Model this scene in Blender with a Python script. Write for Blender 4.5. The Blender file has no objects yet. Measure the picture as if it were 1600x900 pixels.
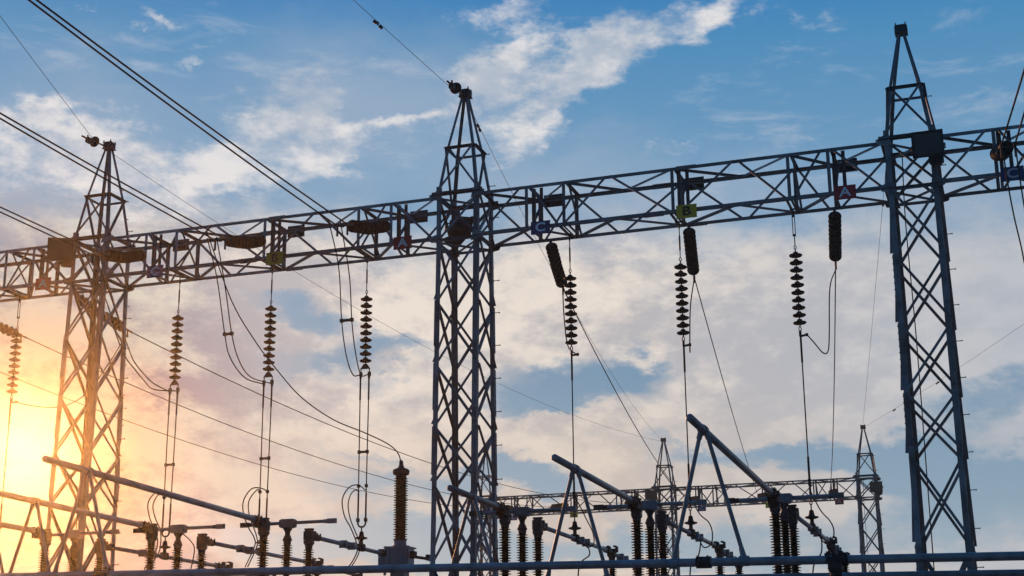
import bpy, math, random
from math import sin, cos, pi, radians
from mathutils import Vector, Matrix, Quaternion

random.seed(7)
SC = bpy.context.scene
COL = SC.collection
V = Vector

# ------------------------------------------------------------------ camera
YAW, PITCH, ROLL = .3332, .2758, -.0068
cam = bpy.data.cameras.new("camera")
cam.sensor_width = 36.0
cam.lens = 2302.14 / 1600 * 36
cam.clip_end = 2000
camo = bpy.data.objects.new("camera", cam)
COL.objects.link(camo)
_f = V((-sin(YAW) * cos(PITCH), cos(YAW) * cos(PITCH), sin(PITCH)))
_r0 = V((cos(YAW), sin(YAW), 0)); _u0 = _r0.cross(_f)
_r = _r0 * cos(ROLL) + _u0 * sin(ROLL); _u = -_r0 * sin(ROLL) + _u0 * cos(ROLL)
camo.matrix_world = Matrix(((_r.x, _u.x, -_f.x, 0), (_r.y, _u.y, -_f.y, 0), (_r.z, _u.z, -_f.z, 1.6), (0, 0, 0, 1)))
SC.camera = camo

# ------------------------------------------------------------------ view
SC.view_settings.view_transform = 'Standard'
SC.view_settings.look = 'None'
SC.view_settings.exposure = 0.0
SC.view_settings.gamma = 1.0
SC.view_settings.use_curve_mapping = False
SC.cycles.max_bounces = 4
SC.cycles.volume_bounces = 0
SC.cycles.use_denoising = True
SC.cycles.sample_clamp_indirect = 4.0

# ------------------------------------------------------------------ world: low sun, broken cloud
SUN = V((-.6, .78, .16)).normalized()
SUN_EL = math.asin(SUN.z); SUN_AZ = math.atan2(SUN.x, SUN.y)
W = bpy.data.worlds.new("World"); SC.world = W; W.use_nodes = True
nt = W.node_tree; nt.nodes.clear()
def N(t, **k):
    n = nt.nodes.new(t)
    for a, b in k.items(): setattr(n, a, b)
    return n
def L(a, b): nt.links.new(a, b)
def setin(sock, v):
    if hasattr(v, 'is_output'): L(v, sock)
    else: sock.default_value = v
def M(op, a, b=0.0, c=None, clamp=False):
    n = N('ShaderNodeMath', operation=op, use_clamp=clamp)
    setin(n.inputs[0], a); setin(n.inputs[1], b)
    if c is not None: setin(n.inputs[2], c)
    return n.outputs[0]
def MR(x, a, b, c, d, kind='SMOOTHSTEP'):
    n = N('ShaderNodeMapRange', interpolation_type=kind)
    setin(n.inputs['Value'], x)
    for k, v in zip(('From Min', 'From Max', 'To Min', 'To Max'), (a, b, c, d)): setin(n.inputs[k], v)
    return n.outputs['Result']
def MIX(f, a, b, mode='MIX'):
    n = N('ShaderNodeMix', data_type='RGBA', blend_type=mode)
    setin(n.inputs[0], f); setin(n.inputs[6], a); setin(n.inputs[7], b)
    return n.outputs[2]
def NOISE(vec, scale, detail=6, rough=.55, lac=2.0, dist=0.0):
    n = N('ShaderNodeTexNoise'); L(vec, n.inputs['Vector'])
    n.inputs['Scale'].default_value = scale; n.inputs['Detail'].default_value = detail
    n.inputs['Roughness'].default_value = rough; n.inputs['Lacunarity'].default_value = lac
    n.inputs['Distortion'].default_value = dist
    return n
def VM(op, a, b=(0, 0, 0)):
    n = N('ShaderNodeVectorMath', operation=op)
    setin(n.inputs[0], a); setin(n.inputs[1], b)
    return n
def rgb(*c): return (c[0], c[1], c[2], 1.0)
def srgb(r, g, b):
    f = lambda c: (c / 255 / 12.92) if c <= 10 else ((c / 255 + .055) / 1.055) ** 2.4
    return (f(r), f(g), f(b), 1.0)

tc = N('ShaderNodeTexCoord')
dirv = VM('NORMALIZE', tc.outputs['Generated']).outputs[0]
sep = N('ShaderNodeSeparateXYZ'); L(dirv, sep.inputs[0])
az = M('MULTIPLY', M('ARCTAN2', sep.outputs[0], sep.outputs[1]), 180 / pi)
el = M('MULTIPLY', M('ARCSINE', sep.outputs[2]), 180 / pi)
sky = N('ShaderNodeTexSky', sky_type='NISHITA')
sky.sun_disc = False
sky.sun_elevation = SUN_EL
sky.sun_rotation = SUN_AZ
sky.altitude = 50; sky.air_density = 1.0; sky.dust_density = 1.2; sky.ozone_density = 2.0
ST = 0.1                                   # background strength; cloud colours below are divided by it
def K(c): return (c[0] / ST, c[1] / ST, c[2] / ST, 1.0)

# noise space: directions flattened so cloud streaks lie nearly level
mp = N('ShaderNodeMapping'); L(dirv, mp.inputs['Vector']); mp.inputs['Scale'].default_value = (1, 1, 1.9)
flat = mp.outputs[0]
warp = NOISE(flat, 14, 7, .6)
wv = VM('SUBTRACT', warp.outputs['Color'], (.5, .5, .5)).outputs[0]
p0 = N('ShaderNodeCombineXYZ'); L(az, p0.inputs[0]); L(el, p0.inputs[1])
wn = VM('SCALE', wv); wn.inputs[3].default_value = 5.0
p = VM('ADD', p0.outputs[0], wn.outputs[0]).outputs[0]
psep = N('ShaderNodeSeparateXYZ'); L(p, psep.inputs[0])
p2 = N('ShaderNodeCombineXYZ'); L(psep.outputs[0], p2.inputs[0]); L(psep.outputs[1], p2.inputs[1])
p = p2.outputs[0]
def blobs(lst):
    acc = None
    for (a, e, rx, ry, rot, amp) in lst:
        m = N('ShaderNodeMapping', vector_type='TEXTURE'); L(p, m.inputs['Vector'])
        m.inputs['Location'].default_value = (a, e, 0)
        m.inputs['Rotation'].default_value = (0, 0, radians(rot))
        m.inputs['Scale'].default_value = (rx * 1.5, ry * 1.5, 1)
        v = MR(VM('LENGTH', m.outputs[0]).outputs['Value'], 0.0, 1.0, amp, 0.0)
        acc = v if acc is None else M('ADD', acc, v)
    return acc
WHITE = [(-16.2,24.6,6.84,1.54,17,1.30),(-19.0,26.3,2.77,0.80,10,0.70),(-17.7,22.5,3.50,0.65,28,0.80),(-20.8,23.7,1.63,1.49,0,0.60),(-10.0,25.6,1.93,0.65,30,0.70),(-7.4,25.8,1.66,0.50,10,0.45),(-12.4,20.9,2.13,0.40,0,0.55),(-7.1,21.1,0.59,0.25,-20,0.50),(-10.3,21.0,1.07,0.25,0,0.30),(-28.2,22.2,2.82,1.45,-15,1.20),(-27.1,23.6,1.09,1.12,0,0.70),(-24.6,21.9,2.15,0.35,8,0.60),(-26.2,20.8,2.13,0.80,20,0.70),(-30.6,20.7,1.60,1.49,0,0.70),(-30.3,19.5,2.90,1.24,20,0.90),(-33.6,25.7,1.52,0.35,-8,0.75),(-34.9,25.2,0.49,0.35,0,0.60),(-32.0,24.6,1.15,0.27,10,0.60),(-32.2,26.3,1.66,0.22,0,0.35),(-36.3,25.9,1.66,0.20,0,0.35),(-37.6,24.4,0.55,0.17,0,0.40),(-36.8,20.0,5.03,1.9,0,1.05),(-38.6,21.2,1.87,0.55,0,0.50),(-33.8,19.0,3.16,1.99,0,0.50),(-22.8,22.1,0.81,0.35,0,0.40),(-20.6,21.6,3.21,0.75,0,0.40)]
GAPS = [(-27.7,14.5,2.06,1.09,-25,0.90),(-27.3,12.4,2.55,1.00,-8,0.70),(-23.9,13.1,1.92,0.80,15,0.80),(-24.3,11.6,1.52,0.50,0,0.30),(-16.6,11.9,3.31,1.19,-8,1.00),(-15.3,13.0,1.40,0.95,-35,0.60),(-17.4,11.1,2.03,0.50,-15,0.40),(-11.5,12.6,1.78,0.75,0,0.40),(-9.7,12.1,1.02,0.25,0,0.30),(-18.3,8.5,2.77,1.04,-12,0.90),(-24.4,8.3,3.77,1.37,-5,0.80),(-25.5,9.8,2.02,0.40,-15,0.50),(-28.6,9.8,2.02,0.55,-20,0.30),(-8.0,9.0,4.79,0.9,-8,0.75),(-3.9,9.0,4.03,1.6,-5,0.36),(-1.0,10.9,2.9,1.3,10,0.75),(-0.9,7.6,4.02,1.99,0,0.95),(-1.0,13.2,2.0,1.0,0,0.25),(-12.9,9.5,2.02,0.45,0,0.25),(-14.2,5.6,12.50,1.4,0,0.85),(-25.1,6.0,5.00,1.3,0,0.80),(-35.2,11.7,2.03,0.35,-10,0.25),(-32.7,9.7,3.03,0.35,-8,0.25)]
wb = blobs(WHITE); gb = blobs([(a, e, rx * 1.45, ry * .95, rot * .6, amp) for a, e, rx, ry, rot, amp in GAPS])
veil = M('MINIMUM', blobs([(-25, 23, 6, 3, 0, .42), (-12, 19, 9, 1.4, 0, .35), (-36, 22, 4, 2.7, 0, .22), (-1, 18.5, 4, 1.4, 0, .25), (-18, 20.5, 5, 1.4, 10, .3)]), .6)
n1 = NOISE(flat, 26, 10, .66).outputs[0]
n2 = NOISE(flat, 7, 5, .55).outputs[0]
n3 = NOISE(flat, 90, 6, .65).outputs[0]
# the clear sky behind the clouds
sd = VM('DOT_PRODUCT', dirv, tuple(SUN)).outputs['Value']
ang = M('MULTIPLY', M('ARCCOSINE', M('MINIMUM', sd, .999999)), 180 / pi)
ramp = N('ShaderNodeValToRGB'); L(MR(el, -5, 45, 0, 1, 'LINEAR'), ramp.inputs[0])
cr_ = ramp.color_ramp; cr_.elements[0].position = .0; cr_.elements[0].color = srgb(150, 168, 184)
cr_.elements[1].position = 1.0; cr_.elements[1].color = srgb(24, 96, 162)
for pos, c in ((.20, srgb(146, 168, 186)), (.35, srgb(108, 144, 174)), (.50, srgb(112, 156, 192)), (.60, srgb(74, 140, 188)), (.66, srgb(34, 120, 186))):
    e_ = cr_.elements.new(pos); e_.color = c
airv = VM('SCALE', ramp.outputs[0]); airv.inputs[3].default_value = 1 / ST
clear = MIX(.93, sky.outputs[0], airv.outputs[0])
# thin high sheet of cloud lower down, fading out overhead
sheet = MR(M('ADD', el, M('MULTIPLY', M('SUBTRACT', n2, .5), 8.0)), 14.0, 21.5, 1.0, 0.0)
det = M('MULTIPLY', M('SUBTRACT', n1, .5), 1.5)
det3 = M('MULTIPLY', M('SUBTRACT', n3, .5), 1.2)
cov = M('SUBTRACT', M('ADD', sheet, M('MULTIPLY', det, .42)), MR(M('ADD', M('ADD', gb, M('MULTIPLY', det, .70)), M('MULTIPLY', det3, .25)), .05, 1.15, 0.0, 1.12))
cov = MR(M('ADD', cov, M('MULTIPLY', det3, .12)), .02, .80, 0.0, .96)
wc = MR(M('ADD', M('ADD', wb, M('MULTIPLY', det, 1.2)), M('MULTIPLY', det3, .55)), .28, 1.25, 0.0, .90)
# cloud colour: cream where light gets through, grey where thick; near the sun the sheet is bluer, offsetting the orange the haze adds
near = MR(ang, 2, 12, 1.0, 0.0)
shade = MR(M('ADD', n2, M('MULTIPLY', M('SUBTRACT', n1, .5), .9)), .34, .64, 0.0, 1.0)
sheetc = MIX(shade, K(srgb(186, 183, 186)), K(srgb(236, 224, 212)))
sheetc = MIX(MR(el, 8, 13, .55, 0), sheetc, K(srgb(216, 198, 181)))
sheetc = MIX(MR(az, -15, 0, 0, .8, 'LINEAR'), sheetc, K(srgb(178, 185, 196)))
sheetn = MIX(shade, K(srgb(62, 96, 134)), K(srgb(158, 182, 174)))
sheetc = MIX(near, sheetc, sheetn)
sheetc = MIX(MR(ang, 38, 75, 0, 1), sheetc, K(srgb(92, 138, 186)))
whitec = MIX(shade, K(srgb(184, 192, 204)), K(srgb(234, 230, 228)))
c1 = MIX(cov, clear, sheetc)
c1 = MIX(veil, c1, K(srgb(186, 192, 204)))
mpc = N('ShaderNodeMapping'); L(dirv, mpc.inputs['Vector']); mpc.inputs['Scale'].default_value = (1, 1, 4.2); mpc.inputs['Rotation'].default_value = (radians(14), radians(-16), 0)
n4 = NOISE(mpc.outputs[0], 11, 10, .64, 2.1, .4).outputs[0]
wisp = M('MULTIPLY', MR(n4, .52, .76, 0.0, .40), MR(el, 15, 20, 0.0, 1.0))
c1 = MIX(wisp, c1, K(srgb(206, 210, 218)))
c1 = MIX(wc, c1, whitec)
# away from the low sun the whole sky falls off
dim = MR(ang, 40, 110, 1.0, .34)
dv = VM('SCALE', c1); setin(dv.inputs[3], dim); c1 = dv.outputs[0]
nd = VM('SCALE', c1); setin(nd.inputs[3], MR(ang, 1, 7, .48, 1.0)); c1 = nd.outputs[0]
# the veiled sun itself
glow = M('MULTIPLY', M('POWER', M('MAXIMUM', sd, 0.0), 1600.0), .40)
gv = VM('SCALE', K((1.0, .90, .68))[:3]); setin(gv.inputs[3], glow)
c1 = MIX(1.0, c1, gv.outputs[0], 'ADD')
bg = N('ShaderNodeBackground'); L(c1, bg.inputs[0]); bg.inputs[1].default_value = ST
out = N('ShaderNodeOutputWorld'); L(bg.outputs[0], out.inputs[0])

# ------------------------------------------------------------------ sun lamp
sl = bpy.data.lights.new("sun", 'SUN'); sl.energy = 2.0; sl.angle = radians(1.2); sl.color = (1.0, .38, .09)
so = bpy.data.objects.new("sun", sl); COL.objects.link(so)
so.rotation_mode = 'QUATERNION'; so.rotation_quaternion = (-SUN).to_track_quat('-Z', 'Y')
so.location = SUN * 60

# ------------------------------------------------------------------ materials
def mat(name, base, rough=.5, metal=0.0, var=.25, scale=6.0, spec=.5, bump=.0, stain=None):
    m = bpy.data.materials.new(name); m.use_nodes = True
    t = m.node_tree; b = t.nodes['Principled BSDF']
    b.inputs['Roughness'].default_value = rough; b.inputs['Metallic'].default_value = metal
    b.inputs['Specular IOR Level'].default_value = spec
    c = t.nodes.new('ShaderNodeTexCoord')
    n = t.nodes.new('ShaderNodeTexNoise'); n.inputs['Scale'].default_value = scale; n.inputs['Detail'].default_value = 6
    t.links.new(c.outputs['Object'], n.inputs['Vector'])
    r = t.nodes.new('ShaderNodeValToRGB')
    r.color_ramp.elements[0].position = .3; r.color_ramp.elements[1].position = .7
    lo = [x * (1 - var) for x in base]; hi = [min(1, x * (1 + var)) for x in base]
    if stain: lo = stain
    r.color_ramp.elements[0].color = (*lo, 1); r.color_ramp.elements[1].color = (*hi, 1)
    t.links.new(n.outputs[0], r.inputs[0])
    oi = t.nodes.new('ShaderNodeObjectInfo'); mr_ = t.nodes.new('ShaderNodeMapRange'); mr_.inputs['To Min'].default_value = .66; mr_.inputs['To Max'].default_value = 1.38
    t.links.new(oi.outputs['Random'], mr_.inputs['Value'])
    sc_ = t.nodes.new('ShaderNodeVectorMath'); sc_.operation = 'SCALE'; t.links.new(r.outputs[0], sc_.inputs[0]); t.links.new(mr_.outputs[0], sc_.inputs[3])
    t.links.new(sc_.outputs[0], b.inputs['Base Color'])
    rr = t.nodes.new('ShaderNodeMapRange'); rr.inputs['To Min'].default_value = rough - .1; rr.inputs['To Max'].default_value = rough + .12
    t.links.new(n.outputs[0], rr.inputs['Value']); t.links.new(rr.outputs[0], b.inputs['Roughness'])
    if bump:
        n2_ = t.nodes.new('ShaderNodeTexNoise'); n2_.inputs['Scale'].default_value = scale * 12; n2_.inputs['Detail'].default_value = 4
        t.links.new(c.outputs['Object'], n2_.inputs['Vector'])
        bp = t.nodes.new('ShaderNodeBump'); bp.inputs['Strength'].default_value = bump; bp.inputs['Distance'].default_value = .01
        t.links.new(n2_.outputs[0], bp.inputs['Height']); t.links.new(bp.outputs[0], b.inputs['Normal'])
    return m
STEEL = mat('galvanised_steel', (.19, .222, .238), .55, .3, .5, 2.2, bump=.25)
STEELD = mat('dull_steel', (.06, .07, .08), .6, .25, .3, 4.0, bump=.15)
ALU = mat('aluminium_tube', (.27, .285, .295), .45, .35, .35, 4.0, bump=.08)
ALUBOX = mat('grey_cast_metal', (.22, .25, .28), .55, .3, .2, 8.0, bump=.1)
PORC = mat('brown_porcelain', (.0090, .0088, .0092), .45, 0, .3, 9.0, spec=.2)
IRON = mat('dark_fitting', (.028, .031, .035), .6, .2, .3, 12.0, bump=.2)
WIRE = mat('weathered_conductor', (.024, .025, .028), .75, 0, .25, 10.0, spec=.2)
RED = mat('red_enamel', (.75, .025, .04), .4, 0, .12, 8.0)
YEL = mat('yellow_enamel', (.92, .60, .02), .4, 0, .12, 8.0)
BLU = mat('blue_enamel', (.012, .06, .22), .4, 0, .15, 8.0)
WHT = mat('white_lettering', (.85, .85, .85), .5, 0, .06, 8.0)
BLK = mat('black_lettering', (.02, .02, .02), .5, 0, .1, 8.0)
TANK = mat('grey_tank_paint', (.32, .40, .47), .45, .1, .15, 5.0, bump=.1)
CONC = mat('concrete', (.33, .32, .30), .85, 0, .2, 3.0, bump=.4)
GRAVEL = mat('crushed_stone', (.11, .115, .12), .9, 0, .45, 9.0, bump=1.0)
GLASS = mat('lamp_glass', (.05, .06, .06), .2, 0, .1, 6.0)

# ------------------------------------------------------------------ mesh building
class MB:
    def __init__(s): s.v = []; s.f = []; s.m = []; s.s = []; s.mi = 0
    def add(s, vs, fs, smooth=False):
        o = len(s.v); s.v += [tuple(x) for x in vs]
        for f in fs: s.f.append([i + o for i in f]); s.m.append(s.mi); s.s.append(smooth)
        return s
    def box(s, c, d, R=None):
        h = V(d) / 2; pts = []
        for z in (-1, 1):
            for x, y in ((-1, -1), (1, -1), (1, 1), (-1, 1)):
                q = V((x * h.x, y * h.y, z * h.z))
                pts.append(V(c) + (R @ q if R else q))
        return s.add(pts, [(3, 2, 1, 0), (4, 5, 6, 7), (0, 1, 5, 4), (1, 2, 6, 5), (2, 3, 7, 6), (3, 0, 4, 7)])
    def angle(s, a, b, w, t, n1, n2):
        a = V(a); b = V(b); d = (b - a).normalized()
        n1 = V(n1); n1 = (n1 - d * n1.dot(d)).normalized()
        n2 = V(n2); n2 = (n2 - d * n2.dot(d) - n1 * n2.dot(n1)).normalized()
        sec = [(0, 0), (w, 0), (w, t), (t, t), (t, w), (0, w)]
        pts = [q + n1 * x + n2 * y for q in (a, b) for x, y in sec]
        fs = [(i, (i + 1) % 6, 6 + (i + 1) % 6, 6 + i) for i in range(6)] + [(5, 4, 3, 2, 1, 0), (6, 7, 8, 9, 10, 11)]
        return s.add(pts, fs)
    def bar(s, a, b, w, h, up=(0, 0, 1)):
        a = V(a); b = V(b); d = (b - a).normalized(); u = V(up)
        if abs(u.dot(d)) > .98: u = V((1, 0, 0))
        x = d.cross(u).normalized(); u = x.cross(d)
        pts = [q + x * i * w / 2 + u * j * h / 2 for q in (a, b) for i, j in ((-1, -1), (1, -1), (1, 1), (-1, 1))]
        return s.add(pts, [(3, 2, 1, 0), (4, 5, 6, 7), (0, 1, 5, 4), (1, 2, 6, 5), (2, 3, 7, 6), (3, 0, 4, 7)])
    def tube(s, pts, r, n=8, caps=True, dome=False):
        pts = [V(q) for q in pts]; rr = r if isinstance(r, (list, tuple)) else [r] * len(pts)
        rr = list(rr)
        if dome:
            d0 = (pts[0] - pts[1]).normalized(); d1 = (pts[-1] - pts[-2]).normalized(); R0 = rr[0]
            pts = [pts[0] + d0 * R0 * .55, pts[0] + d0 * R0 * .4] + pts + [pts[-1] + d1 * R0 * .4, pts[-1] + d1 * R0 * .55]
            rr = [R0 * .35, R0 * .75] + rr + [R0 * .75, R0 * .35]
        vs = []; ref = None
        for i, q in enumerate(pts):
            d = (pts[min(i + 1, len(pts) - 1)] - pts[max(i - 1, 0)]).normalized()
            if ref is None: ref = d.orthogonal().normalized()
            ref = (ref - d * ref.dot(d)).normalized(); b = d.cross(ref)
            for k in range(n): vs.append(q + (ref * cos(2 * pi * k / n) + b * sin(2 * pi * k / n)) * rr[i])
        fs = [(i * n + k, i * n + (k + 1) % n, (i + 1) * n + (k + 1) % n, (i + 1) * n + k) for i in range(len(pts) - 1) for k in range(n)]
        s.add(vs, fs, True)
        if caps:
            s.add(vs[:n], [tuple(reversed(range(n)))]); s.add(vs[-n:], [tuple(range(n))])
        return s
    def lathe(s, prof, n=16, c=(0, 0, 0), axis=None):
        vs = []; c = V(c)
        Q = Quaternion((1, 0, 0, 0)) if axis is None else V((0, 0, 1)).rotation_difference(V(axis).normalized())
        for r, z in prof:
            for k in range(n): vs.append(c + Q @ V((r * cos(2 * pi * k / n), r * sin(2 * pi * k / n), z)))
        fs = [(i * n + k, i * n + (k + 1) % n, (i + 1) * n + (k + 1) % n, (i + 1) * n + k) for i in range(len(prof) - 1) for k in range(n)]
        s.add(vs, fs, True)
        s.add(vs[:n], [tuple(reversed(range(n)))]); s.add(vs[-n:], [tuple(range(n))])
        return s
    def mesh(s, name, mats):
        me = bpy.data.meshes.new(name); me.from_pydata(s.v, [], s.f)
        for m in mats: me.materials.append(m)
        me.polygons.foreach_set('use_smooth', s.s); me.polygons.foreach_set('material_index', s.m)
        me.update(); return me
def link(name, data, parent=None, M4=None):
    o = bpy.data.objects.new(name, data); COL.objects.link(o)
    if parent: o.parent = parent
    if M4 is not None: o.matrix_local = M4
    return o
def obj(name, mb, mats, parent=None, M4=None):
    if not isinstance(mats, (list, tuple)): mats = [mats]
    return link(name, mb.mesh(name, mats), parent, M4)
def tag(o, label, cat, group=None):
    o['label'] = label; o['category'] = cat
    if group: o['group'] = group
    return o
def thing(name, label, cat, loc=(0, 0, 0), group=None):
    o = bpy.data.objects.new(name, None); COL.objects.link(o); o.location = loc; o.empty_display_size = .2
    return tag(o, label, cat, group)
def dup(root, loc, label, group=None):
    r = root.copy(); COL.objects.link(r); r.location = loc; r['label'] = label
    if group: r['group'] = group
    for ch in list(root.children):
        c = ch.copy(); COL.objects.link(c); c.parent = r
        for g in list(ch.children):
            d = g.copy(); COL.objects.link(d); d.parent = c
    return r
def spline(P, k=6):
    P = [V(q) for q in P]; P = [P[0] * 2 - P[1]] + P + [P[-1] * 2 - P[-2]]; o = []
    for i in range(1, len(P) - 2):
        for j in range(k):
            t = j / k; a, b, c, d = P[i - 1:i + 3]
            o.append(.5 * ((2 * b) + (c - a) * t + (2 * a - 5 * b + 4 * c - d) * t * t + (3 * b - a - 3 * c + d) * t ** 3))
    o.append(P[-2]); return o
def sagline(A, B, sag, n=28):
    A = V(A); B = V(B); o = []
    for i in range(n + 1):
        t = i / n; q = A.lerp(B, t); q.z -= 4 * sag * t * (1 - t); o.append(q)
    return o

# ------------------------------------------------------------------ ground
g = MB(); nx, ny = 40, 40; vs = []
for j in range(ny + 1):
    for i in range(nx + 1):
        x = -95 + 160 * i / nx; y = -13 + 125 * j / ny
        vs.append((x, y, .03 * sin(x * .7) * cos(y * .5)))
g.add(vs, [(j * (nx + 1) + i, j * (nx + 1) + i + 1, (j + 1) * (nx + 1) + i + 1, (j + 1) * (nx + 1) + i) for j in range(ny) for i in range(nx)])
ground = obj('ground', g, GRAVEL); ground['kind'] = 'structure'

# ------------------------------------------------------------------ lattice towers
ZT, ZB, ZC, ZM = 11.65, 10.72, 13.97, 12.77
YF, YB = 26.52, 27.44; YC = 26.98
HX = .45
def hx(z): return .45 if z >= ZB else .45 + .01 * (ZB - z) / ZB
def hy(z): return .46 if z >= ZB else .46 + .285 * (ZB - z) / ZB
def make_tower(label):
    t = thing('gantry_tower', label, 'tower', (0, 0, 0))
    CORN = ((-1, -1), (1, -1), (1, 1), (-1, 1))
    def P(sx, sy, z, ins=0.0): return V((sx * (hx(z) - ins), sy * (hy(z) - ins), z))
    for sx, sy in CORN:
        b = MB()
        b.angle(P(sx, sy, .1), P(sx, sy, ZB), .10, .012, (-sx, 0, 0), (0, -sy, 0))
        b.angle(P(sx, sy, ZB), P(sx, sy, ZT + .06), .10, .012, (-sx, 0, 0), (0, -sy, 0))
        leg = obj('leg', b, STEEL, t)
        for z0 in (9.44, 8.14, 6.86, 4.2):        # lapped splice sleeves standing proud of the leg
            b = MB(); q0 = P(sx, sy, z0 - .95) + V((sx, sy, 0)) * .013; q1 = P(sx, sy, z0) + V((sx, sy, 0)) * .013
            b.angle(q0, q1, .10, .011, (-sx, 0, 0), (0, -sy, 0))
            for k in range(8):
                c = q1.lerp(q0, .05 + .9 * k / 7)
                b.box(c + V((-sx * .055, sy * .004, 0)), (.022, .018, .022)); b.box(c + V((sx * .004, -sy * .055, 0)), (.018, .022, .022))
            obj('splice_sleeve', b, STEEL, leg)
        b = MB(); b.box((sx * hx(0), sy * hy(0), .1), (.5, .5, .34)); obj('footing', b, CONC, t)
    # bracing of the four faces
    ZN = [ZB, 9.42, 8.12, 6.87, 5.75, 4.2, 2.4, .45]
    def facebr(za, zb, w, ins=.06):
        for k in range(4):
            a, c = CORN[k], CORN[(k + 1) % 4]
            nrm = V((a[0] + c[0], a[1] + c[1], 0)).normalized()
            for q, (s0, s1) in enumerate(((a, c), (c, a))):
                off = nrm * (.004 if q == 0 else -.022)
                A = P(*s0, za); B = P(*s1, zb)
                d = (B - A).normalized(); A = A + d * ins; B = B - d * ins
                b = MB(); b.angle(A + off, B + off, w, .007, V((0, 0, -1)) if q else V((0, 0, 1)), -nrm if q else nrm)
                obj('brace', b, STEEL if k in (0, 1) else STEEL, t)
    for za, zb in zip(ZN[:-1], ZN[1:]): facebr(za, zb, .05)
    facebr(ZT, ZB, .05)
    # level members and plan bracing at the beam seats
    for z, ww in ((ZT + .02, .075), (ZB, .06)):
        for k in range(4):
            a, c = CORN[k], CORN[(k + 1) % 4]; nrm = V((a[0] + c[0], a[1] + c[1], 0)).normalized()
            A = P(*a, z); B = P(*c, z); d = (B - A).normalized(); ex = .1 if k in (0, 2) else -.02
            b = MB(); b.angle(A - d * ex + nrm * .012, B + d * ex + nrm * .012, ww, .009, (0, 0, 1 if z > 11 else -1), nrm)
            if k in (0, 2) and z > 11: b.bar(A - d * ex + nrm * .03 + V((0, 0, .02)), B + d * ex + nrm * .03 + V((0, 0, .02)), .008, .10)
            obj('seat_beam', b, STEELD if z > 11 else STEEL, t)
        for a, c in ((0, 2), (1, 3)):
            b = MB(); b.angle(P(*CORN[a], z - .03 - .02 * a, .05), P(*CORN[c], z - .03 - .02 * a, .05), .05, .007, (0, 0, -1), (CORN[a][0], -CORN[a][1], 0))
            obj('plan_brace', b, STEEL, t)
    for sx, sy in CORN:                            # gusset plates where chords land
        for z in (ZT - .02, ZB):
            b = MB(); x0 = sx * hx(z); y = sy * (hy(z) + .028)
            pts = [(x0 - sx * .14, y, z - .10), (x0 + sx * .12, y, z - .05), (x0 + sx * .16, y, z + .05), (x0 - sx * .10, y, z + .12)]
            pts2 = [(a_, y + sy * .01, c_) for a_, _, c_ in pts]
            b.add(pts + pts2, [(0, 1, 2, 3), (7, 6, 5, 4), (0, 4, 5, 1), (1, 5, 6, 2), (2, 6, 7, 3), (3, 7, 4, 0)])
            for bx, bz in ((-.06, -.04), (-.02, .05), (.05, 0), (.10, .01)): b.box((x0 + sx * bx, y + sy * .012, z + bz), (.022, .02, .022))
            obj('gusset_plate', b, STEEL, t)
    # peak
    mx, my = .30, .29
    for sx, sy in CORN:
        b = MB(); A = V((sx * HX, sy * .46, ZT)); B = V((sx * mx, sy * my, ZM)); Cc = V((sx * .075, sy * .075, ZC - .02))
        b.angle(A, B + (B - A).normalized() * .03, .065, .008, (-sx, 0, 0), (0, -sy, 0))
        b.angle(B, Cc, .055, .007, (-sx, 0, 0), (0, -sy, 0))
        b.box(A.lerp(B, .12) + V((-sx * .02, -sy * .02, 0)), (.09, .09, .16))
        obj('peak_leg', b, STEEL, t)
    for k in range(4):
        a, c = CORN[k], CORN[(k + 1) % 4]; nrm = V((a[0] + c[0], a[1] + c[1], 0)).normalized()
        A = V((a[0] * mx, a[1] * my, ZM)); B = V((c[0] * mx, c[1] * my, ZM)); d = (B - A).normalized()
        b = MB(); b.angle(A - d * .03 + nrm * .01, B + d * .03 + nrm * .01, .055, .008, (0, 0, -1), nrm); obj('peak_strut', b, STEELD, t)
        A0 = V((a[0] * HX, a[1] * .46, ZT + .06)); B0 = V((c[0] * HX, c[1] * .46, ZT + .06))
        if k == 2: continue
        if k == 0:
            for q, (s, e) in enumerate(((A0, B), (B0, A))):
                off = nrm * (.006 if q == 0 else -.02)
                b = MB(); b.angle(s + off, e + off, .045, .006, (0, 0, 1), nrm if q == 0 else -nrm); obj('peak_brace', b, STEEL, t)
        else:
            b = MB(); b.angle(A0 + nrm * .006, B + nrm * .006, .045, .006, (0, 0, 1), nrm); obj('peak_brace', b, STEEL, t)
    b = MB(); b.box((0, 0, ZC), (.24, .24, .012)); b.box((0, 0, ZC + .075), (.19, .19, .13)); b.box((0, 0, ZC + .146), (.22, .22, .012))
    for sx, sy in CORN:
        for zz in (.03, .075, .12): b.box((sx * .10, sy * .06, ZC + zz), (.04, .03, .03)); b.box((sx * .06, sy * .10, ZC + zz), (.03, .04, .03))
        b.box((sx * .09, sy * .09, ZC + .17), (.02, .02, .06))
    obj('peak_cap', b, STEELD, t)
    for i in range(15):                             # climbing bolts on one leg
        z = 3.2 + i * .68
        def cr(z):
            if z <= ZT: return V((hx(z), hy(z), z))
            if z <= ZM: q = (z - ZT) / (ZM - ZT); return V((HX + (mx - HX) * q, .46 + (my - .46) * q, z))
            q = (z - ZM) / (ZC - ZM); return V((mx + (.075 - mx) * q, my + (.075 - my) * q, z))
        for dz, dd in ((0, V((1, 0, 0))), (.34, V((0, 1, 0)))):
            q = cr(z + dz); w = V((0, -.05, 0)) if dd.x else V((-.05, 0, 0))
            b = MB(); b.tube([q + w - dd * .03, q + w + dd * .14], .008, 6); b.tube([q + w + dd * .125, q + w + dd * .14], .015, 6)
            b.tube([q + w + dd * .0, q + w + dd * .02], .016, 6); obj('step_bolt', b, STEELD, t)
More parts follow.
